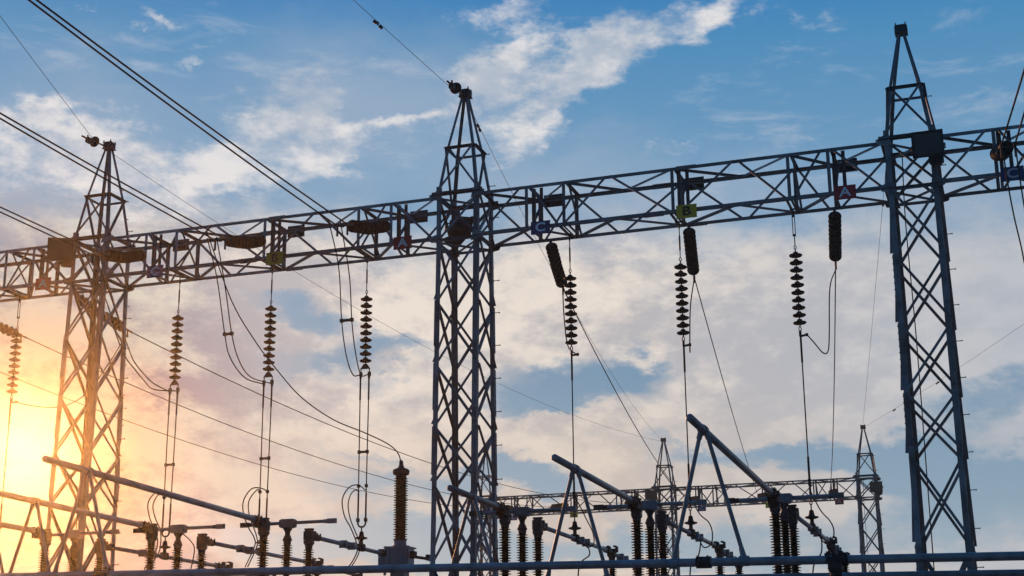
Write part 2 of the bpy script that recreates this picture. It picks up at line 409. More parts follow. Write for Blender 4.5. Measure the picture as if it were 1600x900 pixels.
    b = MB(); b.tube(spline([(-.18, .16, ZT - .02), (-.22, .12, 10.2), (-.2, .1, 8), (-.22, .12, 5), (-.25, .1, .05)], 4), .011, 6)
    obj('earth_cable', b, WIRE, t)
    return t
TX = [-19.13, -10.35, -1.38]
tower = make_tower('lattice gantry tower standing in the glare beside the low sun, black disc at its peak')
tower.location = (TX[0], YC, 0)
GT = 'lattice towers of the near gantry'; GF = 'lattice towers of the far gantry'
tower['group'] = GT
dup(tower, (TX[1], YC, 0), 'lattice gantry tower beside the grey tank with tall bushing, black disc at its peak', GT)
dup(tower, (TX[2], YC, 0), 'large lattice gantry tower with a bare square cap and a floodlight at the beam', GT)
FX = [-25.7, -16.42, -6.83]; FY = 69.98
dup(tower, (FX[0], FY, 0), 'small distant lattice tower seen through the legs of the tower beside the bushing', GF)
dup(tower, (FX[1], FY, 0), 'small distant lattice tower in the middle of the far gantry', GF)
dup(tower, (FX[2], FY, 0), 'small distant lattice tower at the end of the far gantry beside its red sign', GF)

# ------------------------------------------------------------------ lattice beams
POSTS = (.166, .253, .499, .749, .833)
DIAG = [(.062, 0, .155, 1), (.172, 1, .237, 0), (.256, 0, .354, 1), (.358, 1, .489, 0), (.522, 0, .636, 1), (.640, 1, .738, 0), (.761, 0, .822, 1), (.839, 1, .936, 0)]
ZIG = [(.055, 0, .17, 1), (.172, 1, .252, 0), (.258, 0, .365, 1), (.368, 1, .492, 0), (.505, 0, .63, 1), (.634, 1, .745, 0), (.752, 0, .832, 1), (.836, 1, .94, 0)]
def make_beam(label, xa, xb, ya, group, f0=0.0, f1=1.0):
    """xa, xb: centres of the towers that end this span; ya: front face"""
    S = xb - xa
    t = thing('gantry_beam', label, 'beam', (xa, ya, 0), group)
    W_ = YB - YF
    lo = max(f0 * S, HX + .0); hi = min(f1 * S, S - HX - .0)
    if f0 > 0: lo = f0 * S
    if f1 < 1: hi = f1 * S
    def ok(*fr): return all(f0 <= f <= f1 for f in fr)
    for y, sy in ((0, 1), (W_, -1)):
        for z, sz in ((ZT, -1), (ZB, 1)):
            b = MB(); b.angle((lo, y, z), (hi, y, z), .068, .009, (0, sy, 0), (0, 0, sz))
            ch = obj('chord', b, STEEL, t)
            fs = .53 if (y == 0) == (z == ZT) else .455
            if ok(fs - .03, fs + .03):
                b = MB(); oz = .003 * sz
                x0, x1 = (fs - .022) * S, (fs + .022) * S
                b.box(((x0 + x1) / 2, y - sy * .006, z + sz * .034), (x1 - x0, .009, .07))
                b.box(((x0 + x1) / 2, y + sy * .034, z - sz * .006), (x1 - x0, .07, .009))
                for k in range(9):
                    xx = x0 + (x1 - x0) * (k + .5) / 9
                    b.box((xx, y - sy * .016, z + sz * .035), (.018, .018, .02)); b.box((xx, y + sy * .035, z - sz * .017), (.018, .02, .02))
                obj('splice_plate', b, STEEL, ch)
    for fi, (y, sy) in enumerate(((0, -1), (W_, 1))):
        for pf in POSTS:
            if not ok(pf): continue
            b = MB(); x = pf * S; b.angle((x - .03, y + sy * .006, ZB + .01), (x - .03, y + sy * .006, ZT - .01), .065, .008, (1, 0, 0), (0, -sy, 0))
            obj('post', b, STEEL, t)
        for a, za, c, zc in DIAG:
            if not ok(a, c): continue
            if fi: za, zc = 1 - za, 1 - zc
            A = V((a * S, y + sy * .004, ZT - .03 if za else ZB + .03)); B = V((c * S, y + sy * .004, ZT - .03 if zc else ZB + .03))
            b = MB(); b.angle(A, B, .048, .007, (0, 0, -1 if fi else 1), (0, sy, 0)); obj('diagonal', b, STEEL, t)
    for top in (1, 0):
        z = ZT - .012 if top else ZB + .012
        for a, ba, c, bc in ZIG:
            if not ok(a, c): continue
            if not top: ba, bc = 1 - ba, 1 - bc
            A = V((a * S, .04 + (W_ - .08) * ba, z)); B = V((c * S, .04 + (W_ - .08) * bc, z))
            b = MB(); b.angle(A, B, .048, .007, (1, 0, 0), (0, 0, -1 if top else 1)); obj('lacing', b, STEEL, t)
    for i, pf in enumerate(POSTS):
        if not ok(pf): continue
        x = pf * S + .045
        for z, q in ((ZT - .02, -1), (ZB + .02, 1)):
            b = MB(); b.angle((x, .01, z), (x, W_ - .01, z), .055, .007, (1, 0, 0), (0, 0, q)); obj('cross_strut', b, STEEL, t)
        b = MB(); s = (i % 2)
        b.angle((x + .03, .05, ZT - .06 if s else ZB + .06), (x + .03, W_ - .05, ZB + .06 if s else ZT - .06), .045, .006, (1, 0, 0), (0, 0, 1)); obj('cross_brace', b, STEEL, t)
    # hangers: twin channels carrying the insulator strings
    for pf in (.166, .499, .833):
        if not ok(pf): continue
        x = pf * S + .13
        for dx in (0, .10):
            b = MB(); b.angle((x + dx, .16, ZB - .02), (x + dx, .16, ZT - .02), .07, .008, (1 if dx else -1, 0, 0), (0, 1, 0)); obj('hanger_channel', b, STEELD, t)
    for pf in (.249, .499, .749):
        if not ok(pf): continue
        x = pf * S
        b = MB(); b.angle((x - .04, .03, ZB - .012), (x - .04, W_ - .03, ZB - .012), .04, .007, (-1, 0, 0), (0, 0, 1))
        b.angle((x + .01, .03, ZB - .012), (x + .01, W_ - .03, ZB - .012), .04, .007, (1, 0, 0), (0, 0, 1))
        b.box((x - .015, W_ / 2, ZB - .04), (.12, .05, .02)); obj('hanger_bracket', b, STEELD, t)
    return t
GB = 'lattice beams of the near gantry'; GBF = 'lattice beams of the far gantry'
make_beam('lattice steel beam with a red A sign, running out of the sun glare to the sunlit tower', TX[0] - 8.8, TX[0], YF, GB, .30, 1)
make_beam('lattice steel beam with tension strings on its near face, above the twin droppers', TX[0], TX[1], YF, GB)
make_beam('lattice steel beam above the single droppers, dark tension strings hanging off its far side', TX[1], TX[2], YF, GB)
make_beam('lattice steel beam carrying a blue C sign, next to the tower with the floodlight', TX[2], TX[2] + 8.9, YF, GB, 0, .45)
make_beam('small distant lattice beam behind the bushings, ending in the tower seen through the nearer one', FX[0], FX[1], FY - .46, GBF)
make_beam('small distant lattice beam with blue, yellow and red signs behind the two bare tubes', FX[1], FX[2], FY - .46, GBF)

# ------------------------------------------------------------------ phase signs
def letter_mesh(ch, size, material, depth=.002):
    cu = bpy.data.curves.new('letter', 'FONT'); cu.body = ch; cu.size = size; cu.extrude = depth; cu.align_x = 'CENTER'; cu.align_y = 'CENTER'
    cu.offset = .006
    tmp = bpy.data.objects.new('letter_tmp', cu); COL.objects.link(tmp)
    dg = bpy.context.evaluated_depsgraph_get(); me = bpy.data.meshes.new_from_object(tmp.evaluated_get(dg))
    bpy.data.objects.remove(tmp); me.materials.clear(); me.materials.append(material); me.name = 'letter'
    return me
LET = {c: letter_mesh(c, .25, BLK if c == 'B' else WHT) for c in 'ABC'}
PLATE = {}
for c, m_ in (('A', RED), ('B', YEL), ('C', BLU)):
    b = MB(); b.box((0, 0, 0), (.40, .006, .27)); b.box((0, .02, .12), (.40, .03, .006)); b.box((0, .02, -.12), (.40, .03, .006))
    PLATE[c] = b.mesh('plate', [m_])
bb = MB()
for sx in (-1, 1): bb.box((sx * .13, .03, 0), (.03, .06, .24))
BRK = bb.mesh('bracket', [STEELD])
def sign(c, x, y, z, label, group, rz=0, ry=0.0):
    t = thing('phase_sign', label, 'sign', (x, y, z), group); t.rotation_euler = (0, ry, rz)
    link('plate', PLATE[c], t); link('bracket', BRK, t)
    l = link('letter', LET[c], t, Matrix.Translation((0, -.0055, -.0)) @ Matrix.Rotation(pi / 2, 4, 'X') @ Matrix.Diagonal((1.22, 1, 1, 1)))
CN = {'A': 'red sign with a white A', 'B': 'yellow sign with a black B', 'C': 'blue sign with a white C'}
GS = 'phase signs on the near gantry'
sign('A', -20.24, 26.455, 10.72, CN['A'] + ' in the sun glare beyond the glare tower', GS)
sign('C', -17.36, 26.455, 10.71, CN['C'] + ' on the beam beside the tower in the sun glare', GS)
sign('B', -14.45, 26.455, 10.70, CN['B'] + ' on the beam above the twin droppers', GS)
sign('A', -11.52, 26.455, 10.72, CN['A'] + ' beside the tower with the black bushing at its foot', GS)
sign('C', -8.55, 26.455, 10.71, CN['C'] + ' above a slanting dark tension string', GS)
sign('B', -5.60, 26.455, 10.70, CN['B'] + ' on the beam above the single droppers', GS)
sign('A', -2.60, 26.455, 10.72, CN['A'] + ' beside the tower with the floodlight and bare cap', GS)
sign('C', .36, 26.455, 10.71, CN['C'] + ' beyond the tower with the floodlight', GS)
GSF = 'phase signs on the far gantry'
for c, x, w in (('C', -24.04, 'tiny distant ' + CN['C'] + ' behind the first row of bushings'), ('B', -20.91, 'tiny distant ' + CN['B'] + ' seen between the legs of the A-frame'),
                ('A', -17.75, 'tiny distant ' + CN['A'] + ' behind the middle bushings'), ('C', -14.55, 'tiny distant ' + CN['C'] + ' behind an open switch blade'),
                ('B', -11.31, 'tiny distant ' + CN['B'] + ' touching the thick triple bushings'), ('A', -8.09, 'tiny distant ' + CN['A'] + ' at the end of the far gantry')):
    sign(c, x, FY - .46 - .07, 10.55, w, GSF)
# signs facing the other way, seen from behind
GSB = 'phase signs seen from behind'
for x, w in ((-17.40, 'dark back of a sign on the beam beside the tower in the glare'), (-14.51, 'dark back of a sign behind the yellow B above the twin droppers'),
             (-11.60, 'dark back of a sign beside the tower with the bushing'), (-8.60, 'dark back of a sign above the blue C over the slanting string'),
             (-5.64, 'dark back of a sign above the yellow B over the single droppers'), (-2.63, 'dark back of a sign above the red A near the floodlight')):
    t = thing('phase_sign', w, 'sign', (x, 27.50, 11.62), GSB); t.rotation_euler = (0, 0, pi)
    link('plate', PLATE[{-17.40: 'C', -14.51: 'B', -11.60: 'A', -8.60: 'C', -5.64: 'B', -2.63: 'A'}[x]], t)
    b = MB(); b.box((0, .02, 0), (.39, .03, .25)); b.bar((-.19, .04, 0), (.19, .04, 0), .03, .02); obj('backing_frame', b, IRON, t)

# ------------------------------------------------------------------ insulator strings
def disc_mesh():
    b = MB()
    b.lathe([(.012, -.146), (.016, -.10), (.03, -.085), (.06, -.088), (.075, -.098), (.09, -.088), (.105, -.096), (.118, -.088), (.127, -.078), (.128, -.070), (.118, -.060), (.09, -.050), (.052, -.045)], 20)
    b.mi = 1; b.lathe([(.05, -.050), (.052, -.03), (.042, -.008), (.022, 0), (.012, .004)], 12)
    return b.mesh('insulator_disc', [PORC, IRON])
DISC = disc_mesh()
def chain(t, pts, n, start=.0):
    """discs threaded along a polyline, in the thing's own coordinates; returns the end point"""
    L_ = [0]
    for a, c in zip(pts, pts[1:]): L_.append(L_[-1] + (c - a).length)
    def at(s):
        for i in range(len(pts) - 1):
            if s <= L_[i + 1] or i == len(pts) - 2:
                q = (s - L_[i]) / (L_[i + 1] - L_[i]); return pts[i].lerp(pts[i + 1], q), (pts[i + 1] - pts[i]).normalized()
    for k in range(n):
        q, d = at(start + k * .146); q2, _ = at(start + (k + 1) * .146)
        R = V((0, 0, -1)).rotation_difference((q2 - q).normalized()).to_matrix().to_4x4()
        link('insulator_disc', DISC, t, Matrix.Translation(q) @ R @ Matrix.Rotation(random.uniform(-.03, .03), 4, 'X') @ Matrix.Rotation(random.uniform(-.03, .03), 4, 'Y'))
    return at(start + n * .146)
GSU = 'suspension strings under the near beam'
def suspension(x, label, twin, turn):
    t = thing('suspension_insulator', label, 'insulator', (x, YC, ZB - .03), GSU); t.rotation_euler = (random.uniform(-.006, .006), random.uniform(-.006, .006), random.uniform(0, .4) if not twin else 0)
    b = MB()
    b.tube([(0, 0, 0), (0, 0, -.10)], .012, 6); b.box((0, 0, -.11), (.03, .045, .06))
    if turn:
        for sx in (-.022, .022): b.tube([(sx, 0, -.16), (sx, 0, -.52)], .009, 6)
        b.box((0, 0, -.15), (.06, .03, .04)); b.box((0, 0, -.53), (.06, .03, .04)); b.tube([(0, 0, -.53), (0, 0, -.74)], .011, 6)
    else:
        b.tube([(0, 0, -.14), (0, 0, -.28), (0, 0, -.30), (0, 0, -.58), (0, 0, -.60), (0, 0, -.74)], [.010, .010, .017, .017, .010, .010], 8)
    b.tube([(.02 * cos(a), 0, -.775 + .035 * sin(a)) for a in [k * pi / 6 for k in range(13)]], .009, 6)
    b.tube([(0, 0, -.80), (0, 0, -.87)], .013, 6)
    obj('link_rod', b, IRON, t)
    zs = -.86
    chain(t, [V((0, 0, zs)), V((0, 0, zs - 1.6))], 10)
    ze = zs - 1.46
    b = MB()
    if twin:
        b.add([(-.035, -.008, ze + .01), (.035, -.008, ze + .01), (.115, -.008, ze - .10), (-.115, -.008, ze - .10), (-.035, .008, ze + .01), (.035, .008, ze + .01), (.115, .008, ze - .10), (-.115, .008, ze - .10)],
              [(3, 2, 1, 0), (4, 5, 6, 7), (0, 1, 5, 4), (1, 2, 6, 5), (2, 3, 7, 6), (3, 0, 4, 7)])
        for sx in (-1, 1):
            b.tube([(sx * .095, 0, ze - .08), (sx * .095, 0, ze - .17)], .012, 6); b.box((sx * .095, 0, ze - .21), (.05, .06, .09))
    else:
        b.tube([(.022 * cos(a), 0, ze - .05 + .05 * sin(a)) for a in [k * pi / 6 for k in range(13)]], .010, 6)
        b.box((0, 0, ze - .13), (.045, .06, .10)); b.tube([(-.02, 0, ze - .19), (.14, 0, ze - .16)], .022, 8); b.box((.12, 0, ze - .165), (.05, .06, .05))
    obj('yoke', b, IRON, t)
    return t
PHX = {'C1': -17.05, 'B1': -14.78, 'A1': -12.55, 'C2': -8.11, 'B2': -5.87, 'A2': -3.65, 'A0': -21.24}
suspension(PHX['A0'], 'hanging string of ten discs washed out by the sun', False, True)
suspension(PHX['C1'], 'hanging string of ten discs between the tower in the glare and the next string', True, False)
suspension(PHX['B1'], 'hanging string of ten discs under the yellow B sign, twin droppers below', True, False)
suspension(PHX['A1'], 'hanging string of ten discs above the grey tank, twin droppers below', True, False)
suspension(PHX['C2'], 'hanging string of ten discs close beside the most slanted dark tension string', False, False)
suspension(PHX['B2'], 'hanging string of ten discs under the yellow B sign with a single dropper', False, False)
suspension(PHX['A2'], 'hanging string of ten discs with a hooked jumper looping off its foot', False, True)

def strain(pts, n, label, group, end_twin=False, lead=.22):
    o = V(pts[0]); t = thing('tension_insulator', label, 'insulator', o, group)
    P = [V(q) - o for q in pts]
    b = MB(); d = (P[1] - P[0]).normalized()
    b.tube([P[0], P[0] + d * lead], .014, 6); b.box(P[0] + d * .03, (.05, .05, .09)); obj('link', b, IRON, t)
    q, d = chain(t, P, n, lead)
    b = MB()
    if end_twin:
        x = d.cross(V((0, 0, 1))).normalized()
        b.add([q + x * .03 + V((0, 0, .008)), q - x * .03 + V((0, 0, .008)), q - x * .13 + d * .14 + V((0, 0, .008)), q + x * .13 + d * .14 + V((0, 0, .008)),
               q + x * .03 - V((0, 0, .008)), q - x * .03 - V((0, 0, .008)), q - x * .13 + d * .14 - V((0, 0, .008)), q + x * .13 + d * .14 - V((0, 0, .008))],
              [(0, 1, 2, 3), (7, 6, 5, 4), (0, 4, 5, 1), (1, 5, 6, 2), (2, 6, 7, 3), (3, 7, 4, 0)])
        for s in (-1, 1): b.tube([q + x * s * .11 + d * .10, q + x * s * .11 + d * .42], .028, 8); b.tube([q + x * s * .11 + d * .34, q + x * s * .11 + d * .34 + V((0, 0, -.22))], .022, 8)
    else:
        b.tube([q - d * .02, q + d * .30], .024, 8); b.tube([q + d * .12, q + d * .14 + V((0, 0, -.18))], .02, 8)
    obj('clamp', b, IRON, t)
    return o + q, d
GST = 'tension strings on the near face of the beam'
FRONT = {}
for k, xa, xe, w in (('A1', -11.82, -11.92, 'ribbed dark tension string on the beam beside the red A sign above the tank'),
                     ('B1', -14.71, -14.60, 'ribbed dark tension string in front of the beam next to the yellow B sign'),
                     ('C1', -17.64, -17.45, 'reddish lit tension string in front of the tower in the sun glare'),
                     ('C3', .11, .30, 'dark tension string past the tower with the floodlight, by the blue C sign')):
    FRONT[k] = strain([(xa, 26.45, 11.12), ((xa + xe) / 2, 25.6, 10.80), (xe, 24.55, 10.56)], 11, w, GST, True, .12)
GSR = 'tension strings on the far side of the beam'
BACK = {}
for k, a, e, w in (('C2', (-8.66, 27.45, 10.70), (-8.94, 29.15, 10.27), 'most slanted dark tension string, hanging beyond the beam under the blue C sign'),
                   ('B2', (-5.78, 27.45, 10.70), (-6.07, 29.15, 10.25), 'slightly slanted dark tension string beyond the beam under the yellow B sign'),
                   ('A2', (-2.92, 27.45, 10.70), (-3.15, 29.15, 10.24), 'upright dark tension string beyond the beam under the red A sign by the floodlight'),
                   ('A0', (-20.1, 27.45, 10.70), (-19.83, 29.15, 10.28), 'tension string seen through the legs of the tower in the sun glare'),
                   ('B0', (-23.3, 27.45, 10.72), (-22.86, 29.15, 10.40), 'tension string washed out by the sun above the pale hanging string')):
    a = V(a); e = V(e); m_ = a.lerp(e, .5) - V((0, 0, .05)); BACK[k] = strain([a, m_, e], 11, w, GSR, False, .10)

# ------------------------------------------------------------------ wires
def wire(name, pts, r, label, cat, group=None, n=6):
    b = MB(); b.tube(pts, r, n); return tag(obj(name, b, WIRE), label, cat, group)
# far-gantry ends of the spans
GFS = 'tension strings on the far gantry'
FAR = {}
for k, x, w in (('C2', -14.75, 'small distant tension string by the far blue sign behind the A-frame'), ('B2', -11.45, 'small distant tension string by the far yellow sign next to the triple bushings'),
                ('A2', -8.2, 'small distant tension string by the far red sign'), ('A0', -17.8, 'small distant tension string behind the middle bushings'),
                ('B0', -21.2, 'small distant tension string beside the A-frame leg'), ('C0', -24.1, 'small distant tension string behind the first bushings')):
    FAR[k] = strain([(x, FY - .46, 11.05), (x - (.45 if k == 'B0' else .1), FY - 1.9, 10.80)], 9, w, GFS, False, .1)
GC = 'single conductors running to the far gantry'
for k, sag, w in (('C2', .55, 'single conductor slanting from the most slanted string down to the far gantry'), ('B2', .2, 'single conductor slanting past the high A-frame tube to the far gantry'),
                  ('A2', .65, 'single conductor dropping straight down beside the red far sign'), ('A0', .95, 'long conductor leaving the glare tower and crossing behind the twin droppers, uppermost of three')):
    q, d = BACK[k]; q2, d2 = FAR[k]
    wire('overhead_conductor', sagline(q + d * .25, q2 + d2 * .25, sag), .013, w, 'conductor', GC)
wire('overhead_conductor', sagline(BACK['B0'][0] + BACK['B0'][1] * .25, FAR['B0'][0] + FAR['B0'][1] * .25, .9), .013, 'long conductor crossing behind the twin droppers, middle of three', 'conductor', GC)
wire('overhead_conductor', sagline((-26.98, 29.1, 11.06), FAR['C0'][0] + FAR['C0'][1] * .25, 1.0), .013, 'long conductor crossing behind the twin droppers, lowest of three', 'conductor', GC)
# twin conductors coming in overhead
GO = 'twin conductors arriving overhead'
nm = {'A1': 'one of the steep twin conductors crossing blue sky to the string by the red A', 'B1': 'one of the twin conductors passing the glare tower peak to the yellow B string',
      'C1': 'one of the twin conductors reaching the tower in the sun glare', 'C3': 'one of the twin conductors rising past the tower with the floodlight'}
for k, far in (('A1', (-11.9, -11, 12.9)), ('B1', (-14.5, -11, 12.3)), ('C1', (-17.3, -11, 12.2)), ('C3', (3.4, -11, 9.0))):
    q, d = FRONT[k]; x = d.cross(V((0, 0, 1))).normalized()
    for s, side in ((-1, 'one'), (1, 'other')):
        A = q + x * s * .11 + d * .38; B = V(far) + V((s * .11, 0, 0))
        wire('overhead_conductor', sagline(A, B, .55, 30), .015, nm[k], 'conductor', GO + ' ' + k[0])
# droppers
GD = 'twin droppers under the suspension strings'
dn = {'C1': 'one of the twin droppers under the string nearest the glare tower', 'B1': 'one of the twin droppers under the string by the yellow B sign', 'A1': 'one of the twin droppers ending in a U shackle beside the grey tank'}
ZD = ZB - .03 - .86 - 1.46
for k in ('C1', 'B1', 'A1'):
    for s in (-1, 1):
        x = PHX[k] + s * .095
        b = MB(); b.tube([(x, YC, ZD - .24), (x, YC, ZD - .75)], .019, 8); b.tube([(x, YC, ZD - .75), (x - s * .01, YC, 5.7)], .0125, 6)
        b.tube([(x - s * .01, YC, 5.72), (x - s * .01, YC, 5.16)], .019, 8); b.box((x - s * .01, YC, 5.86), (.05, .06, .06))
        b.tube([(x, YC, ZD - .20), (x, YC, ZD - .30)], .026, 8)
        tag(obj('dropper_conductor', b, WIRE), dn[k], 'conductor', GD + ' ' + k[0])
    b = MB(); b.box((PHX[k], YC, 6.55), (.20, .035, .045))
    for s in (-1, 1): b.box((PHX[k] + s * .09, YC, 6.55), (.05, .05, .07))
    tag(obj('conductor_spacer', b, IRON), 'small spacer clip across the ' + dn[k].replace('one of the ', ''), 'spacer', 'spacers on the twin droppers')
GD2 = 'single droppers'
for k, w in (('C2', 'single dropper falling onto the tube beside the lower A-frame'), ('B2', 'single dropper falling past the end of the highest tube'), ('A2', 'single dropper with a thickened foot near the red far sign'), ('A0', 'single dropper washed out by the sun')):
    x = PHX[k]; b = MB(); z0 = ZD - .19
    b.tube([(x, YC, z0 + .06), (x, YC, z0 - .5)], .020, 8); b.tube([(x, YC, z0 - .5), (x, YC, 5.9)], .013, 6)
    b.tube([(x, YC, 5.92), (x, YC, 5.2)], .021, 8); b.box((x, YC, 5.45), (.05, .07, .12))
    tag(obj('dropper_conductor', b, WIRE), w, 'conductor', GD2)
# jumpers
JP = dict(
 jA1a=[(-12.09,24.20,10.58),(-12.19,24.9,9.83),(-12.34,25.40,8.90),(-12.51,26.00,8.34),(-12.64,26.60,8.08),(-12.65,26.95,8.14)],
 jA1b=[(-11.85,24.20,10.57),(-11.96,24.9,9.67),(-12.12,25.40,8.88),(-12.31,26.00,8.39),(-12.51,26.70,8.09),(-12.46,26.95,8.14)],
 jB1a=[(-14.73,24.20,10.50),(-14.82,24.80,9.83),(-14.94,25.40,8.85),(-15.08,25.90,8.48),(-15.07,26.50,8.19),(-14.87,26.95,8.12)],
 jB1b=[(-14.52,24.20,10.50),(-14.62,24.80,9.61),(-14.78,25.40,8.84),(-14.88,25.90,8.42),(-14.93,26.50,8.19),(-14.68,26.95,8.12)],
 jC1a=[(-17.32,24.20,10.44),(-17.33,24.70,9.92),(-17.33,25.20,9.31),(-17.40,25.70,8.85),(-17.43,26.00,8.61),(-17.44,26.40,8.43),(-17.38,26.70,8.28),(-17.14,26.95,8.13)],
 jC1b=[(-17.55,24.20,10.46),(-17.40,24.80,9.65),(-17.36,25.20,8.98),(-17.46,25.70,8.66),(-17.41,26.00,8.45),(-17.43,26.40,8.29),(-17.37,26.70,8.15),(-16.95,26.95,8.13)],
 jA0=[(-19.85,29.25,10.18),(-19.73,28.30,9.14),(-19.87,27.90,8.52),(-20.12,27.50,8.15),(-20.56,27.30,8.10),(-20.93,27.10,8.15),(-21.12,26.98,8.21)],
 cvt=[(-14.62,24.0,10.55),(-14.70,25.20,9.47),(-14.67,26.20,8.84),(-14.52,26.80,8.41),(-14.22,27.40,7.89),(-13.75,28.00,7.48),(-13.18,28.40,7.22),(-12.74,28.60,6.99),(-12.49,28.60,6.77),(-12.41,28.60,6.52)],
 jC2=[(-8.95,29.2,10.1),(-8.56,28.00,9.19),(-8.25,27.20,8.44),(-8.02,26.98,8.2)],
 jB2=[(-6.09,29.2,10.08),(-5.97,28.20,9.27),(-5.84,27.40,8.35),(-5.78,27.10,8.08),(-5.75,26.98,8.2)],
 jA2=[(-3.16,29.2,10.06),(-3.26,28.80,9.56),(-3.25,28.10,8.47),(-3.26,27.80,8.05),(-3.32,27.50,7.95),(-3.43,27.20,8.08),(-3.53,26.98,8.2)],
 lA1a=[(-12.47,26.98,5.76),(-12.63,26.95,5.88),(-12.81,26.90,5.83),(-12.95,26.90,5.60),(-12.90,26.90,5.28),(-12.75,26.90,5.02),(-12.61,26.85,4.76),(-12.55,26.80,4.56),(-12.63,26.80,4.38),(-12.75,26.80,4.22)],
 lA1b=[(-12.61,26.98,5.74),(-12.69,26.95,5.78),(-12.76,26.88,5.68),(-12.80,26.86,5.46),(-12.74,26.86,5.18),(-12.62,26.86,4.92),(-12.51,26.80,4.71),(-12.51,26.80,4.53),(-12.59,26.80,4.36),(-12.71,26.80,4.20)],
 lB1a=[(-14.66,26.98,5.85),(-14.83,26.95,5.93),(-15.02,26.90,5.92),(-15.19,26.90,5.70),(-15.19,26.90,5.45),(-15.06,26.90,5.14),(-14.89,26.85,4.92),(-14.84,26.80,4.73),(-15.04,26.80,4.32)],
 lB1b=[(-14.84,26.98,5.86),(-14.92,26.95,5.90),(-15.05,26.88,5.69),(-15.04,26.86,5.44),(-14.92,26.86,5.14),(-14.83,26.86,4.92),(-14.79,26.80,4.72),(-14.98,26.80,4.32)],
 lC1a=[(-16.97,26.98,5.85),(-17.10,26.95,6.01),(-17.33,26.90,5.94),(-17.47,26.90,5.74),(-17.42,26.90,5.47),(-17.30,26.90,5.22),(-17.15,26.85,4.94),(-17.17,26.80,4.67),(-17.40,26.80,4.36)],
 lC1b=[(-17.13,26.98,5.86),(-17.20,26.95,5.94),(-17.27,26.88,5.85),(-17.32,26.86,5.66),(-17.24,26.86,5.41),(-17.11,26.86,5.17),(-17.04,26.80,4.89),(-17.09,26.80,4.66),(-17.33,26.80,4.35)],
 lC1c=[(-16.98,27.00,5.15),(-16.66,26.95,5.09),(-16.37,26.90,4.89),(-16.29,26.90,4.72),(-16.34,26.90,4.40),(-16.41,26.90,4.12)],
 lB2=[(-5.87,27.00,5.3),(-5.72,27.10,4.99),(-5.59,27.25,4.85),(-5.55,27.35,4.67),(-5.58,27.35,4.46),(-5.72,27.35,4.40),(-5.84,27.5,4.58)],
 lA2=[(-3.65,27.00,5.3),(-3.50,27.10,4.95),(-3.37,27.25,4.78),(-3.32,27.35,4.63),(-3.35,27.35,4.46),(-3.5,27.35,4.40),(-3.63,27.5,4.58)],
 lC2=[(-8.11,27.00,5.43),(-8.01,27.10,5.20),(-7.95,27.25,5.00),(-7.87,27.35,4.79),(-7.86,27.4,4.57),(-8.0,27.45,4.50),(-8.08,27.5,4.60)],
 jC3a=[(.22,24.25,10.30),(.24,24.6,9.95),(.29,25.1,9.5),(.36,25.6,9.1),(.42,26.1,8.7),(.55,26.6,8.3),(.75,26.9,8.1)],
 jC3b=[(.42,24.25,10.30),(.44,24.6,9.95),(.48,25.1,9.5),(.55,25.6,9.1),(.62,26.1,8.7),(.74,26.6,8.3),(.93,26.9,8.1)],
 tail1=[(-8.08,27.70,4.58),(-8.10,27.9,4.40),(-8.34,28.00,4.20),(-8.38,28.00,3.5)],
 tail2=[(-5.84,27.70,4.58),(-5.95,27.9,4.30),(-6.13,28.00,4.1),(-6.15,28.00,3.4)],
 tail3=[(-3.63,28.0,4.58),(-3.68,28.2,4.30),(-3.86,28.35,4.06),(-3.92,28.40,3.4)])
JL = dict(jC3a='one of the twin jumpers hanging off the string past the tower with the floodlight', jA1a='one of the twin jumpers sweeping to the hanging string above the tank', jB1a='one of the twin jumpers sweeping to the hanging string by the yellow B', jC1a='one of the twin jumpers curving past the tower in the sun glare',
 jA0='jumper drooping to the foot of the washed-out hanging string', cvt='long lead curving down from the beam onto the top of the black bushing', jC2='short jumper close along the string under the blue C sign', jB2='short jumper close along the string under the yellow B sign', jA2='jumper with a deep hook beside the string under the red A sign',
 lA1a='one of the twin cable loops bulging beside the droppers next to the grey tank', lB1a='one of the twin cable loops bulging beside the middle twin droppers', lC1a='one of the twin cable loops beside the twin droppers nearest the glare', lC1c='bent cable behind the bushings nearest the glare tower',
 lB2='bent cable from the dropper base onto the tube within the highest A-frame', lA2='bent cable from the dropper base onto the tube by the thick triple bushings', lC2='bent cable behind the lower A-frame', tail1='thin cable tail hanging under the tube of the lower A-frame', tail2='thin cable tail under the tube of the highest A-frame', tail3='thin cable tail under the tube by the thick triple bushings')
for k in ('jA1b', 'jB1b', 'jC1b', 'jC3b', 'lA1b', 'lB1b', 'lC1b'): JL[k] = JL[k[:-1] + 'a']
for k, P_ in JP.items():
    o = wire('jumper_cable', spline(P_, 6), .0125 if k[0] != 't' else .014, JL[k], 'cable', 'jumper cables ' + k[:3] if k[-1] in 'ab' and len(k) == 4 else None)
for k, z, w in (('jA1', 8.86, 'above the tank'), ('jB1', 8.83, 'by the yellow B'), ('jC1', 9.0, 'by the glare tower')):
    a = V(JP[k + 'a'][2]); c = V(JP[k + 'b'][2]); a.z = c.z = (a.z + c.z) / 2
    b = MB(); d = (c - a).normalized(); b.bar(a - d * .02, c + d * .02, .04, .05); b.box(a, (.06, .06, .07)); b.box(c, (.06, .06, .07))
    tag(obj('conductor_spacer', b, IRON), 'small spacer clip across the twin jumper ' + w, 'spacer', 'spacers on the jumpers')
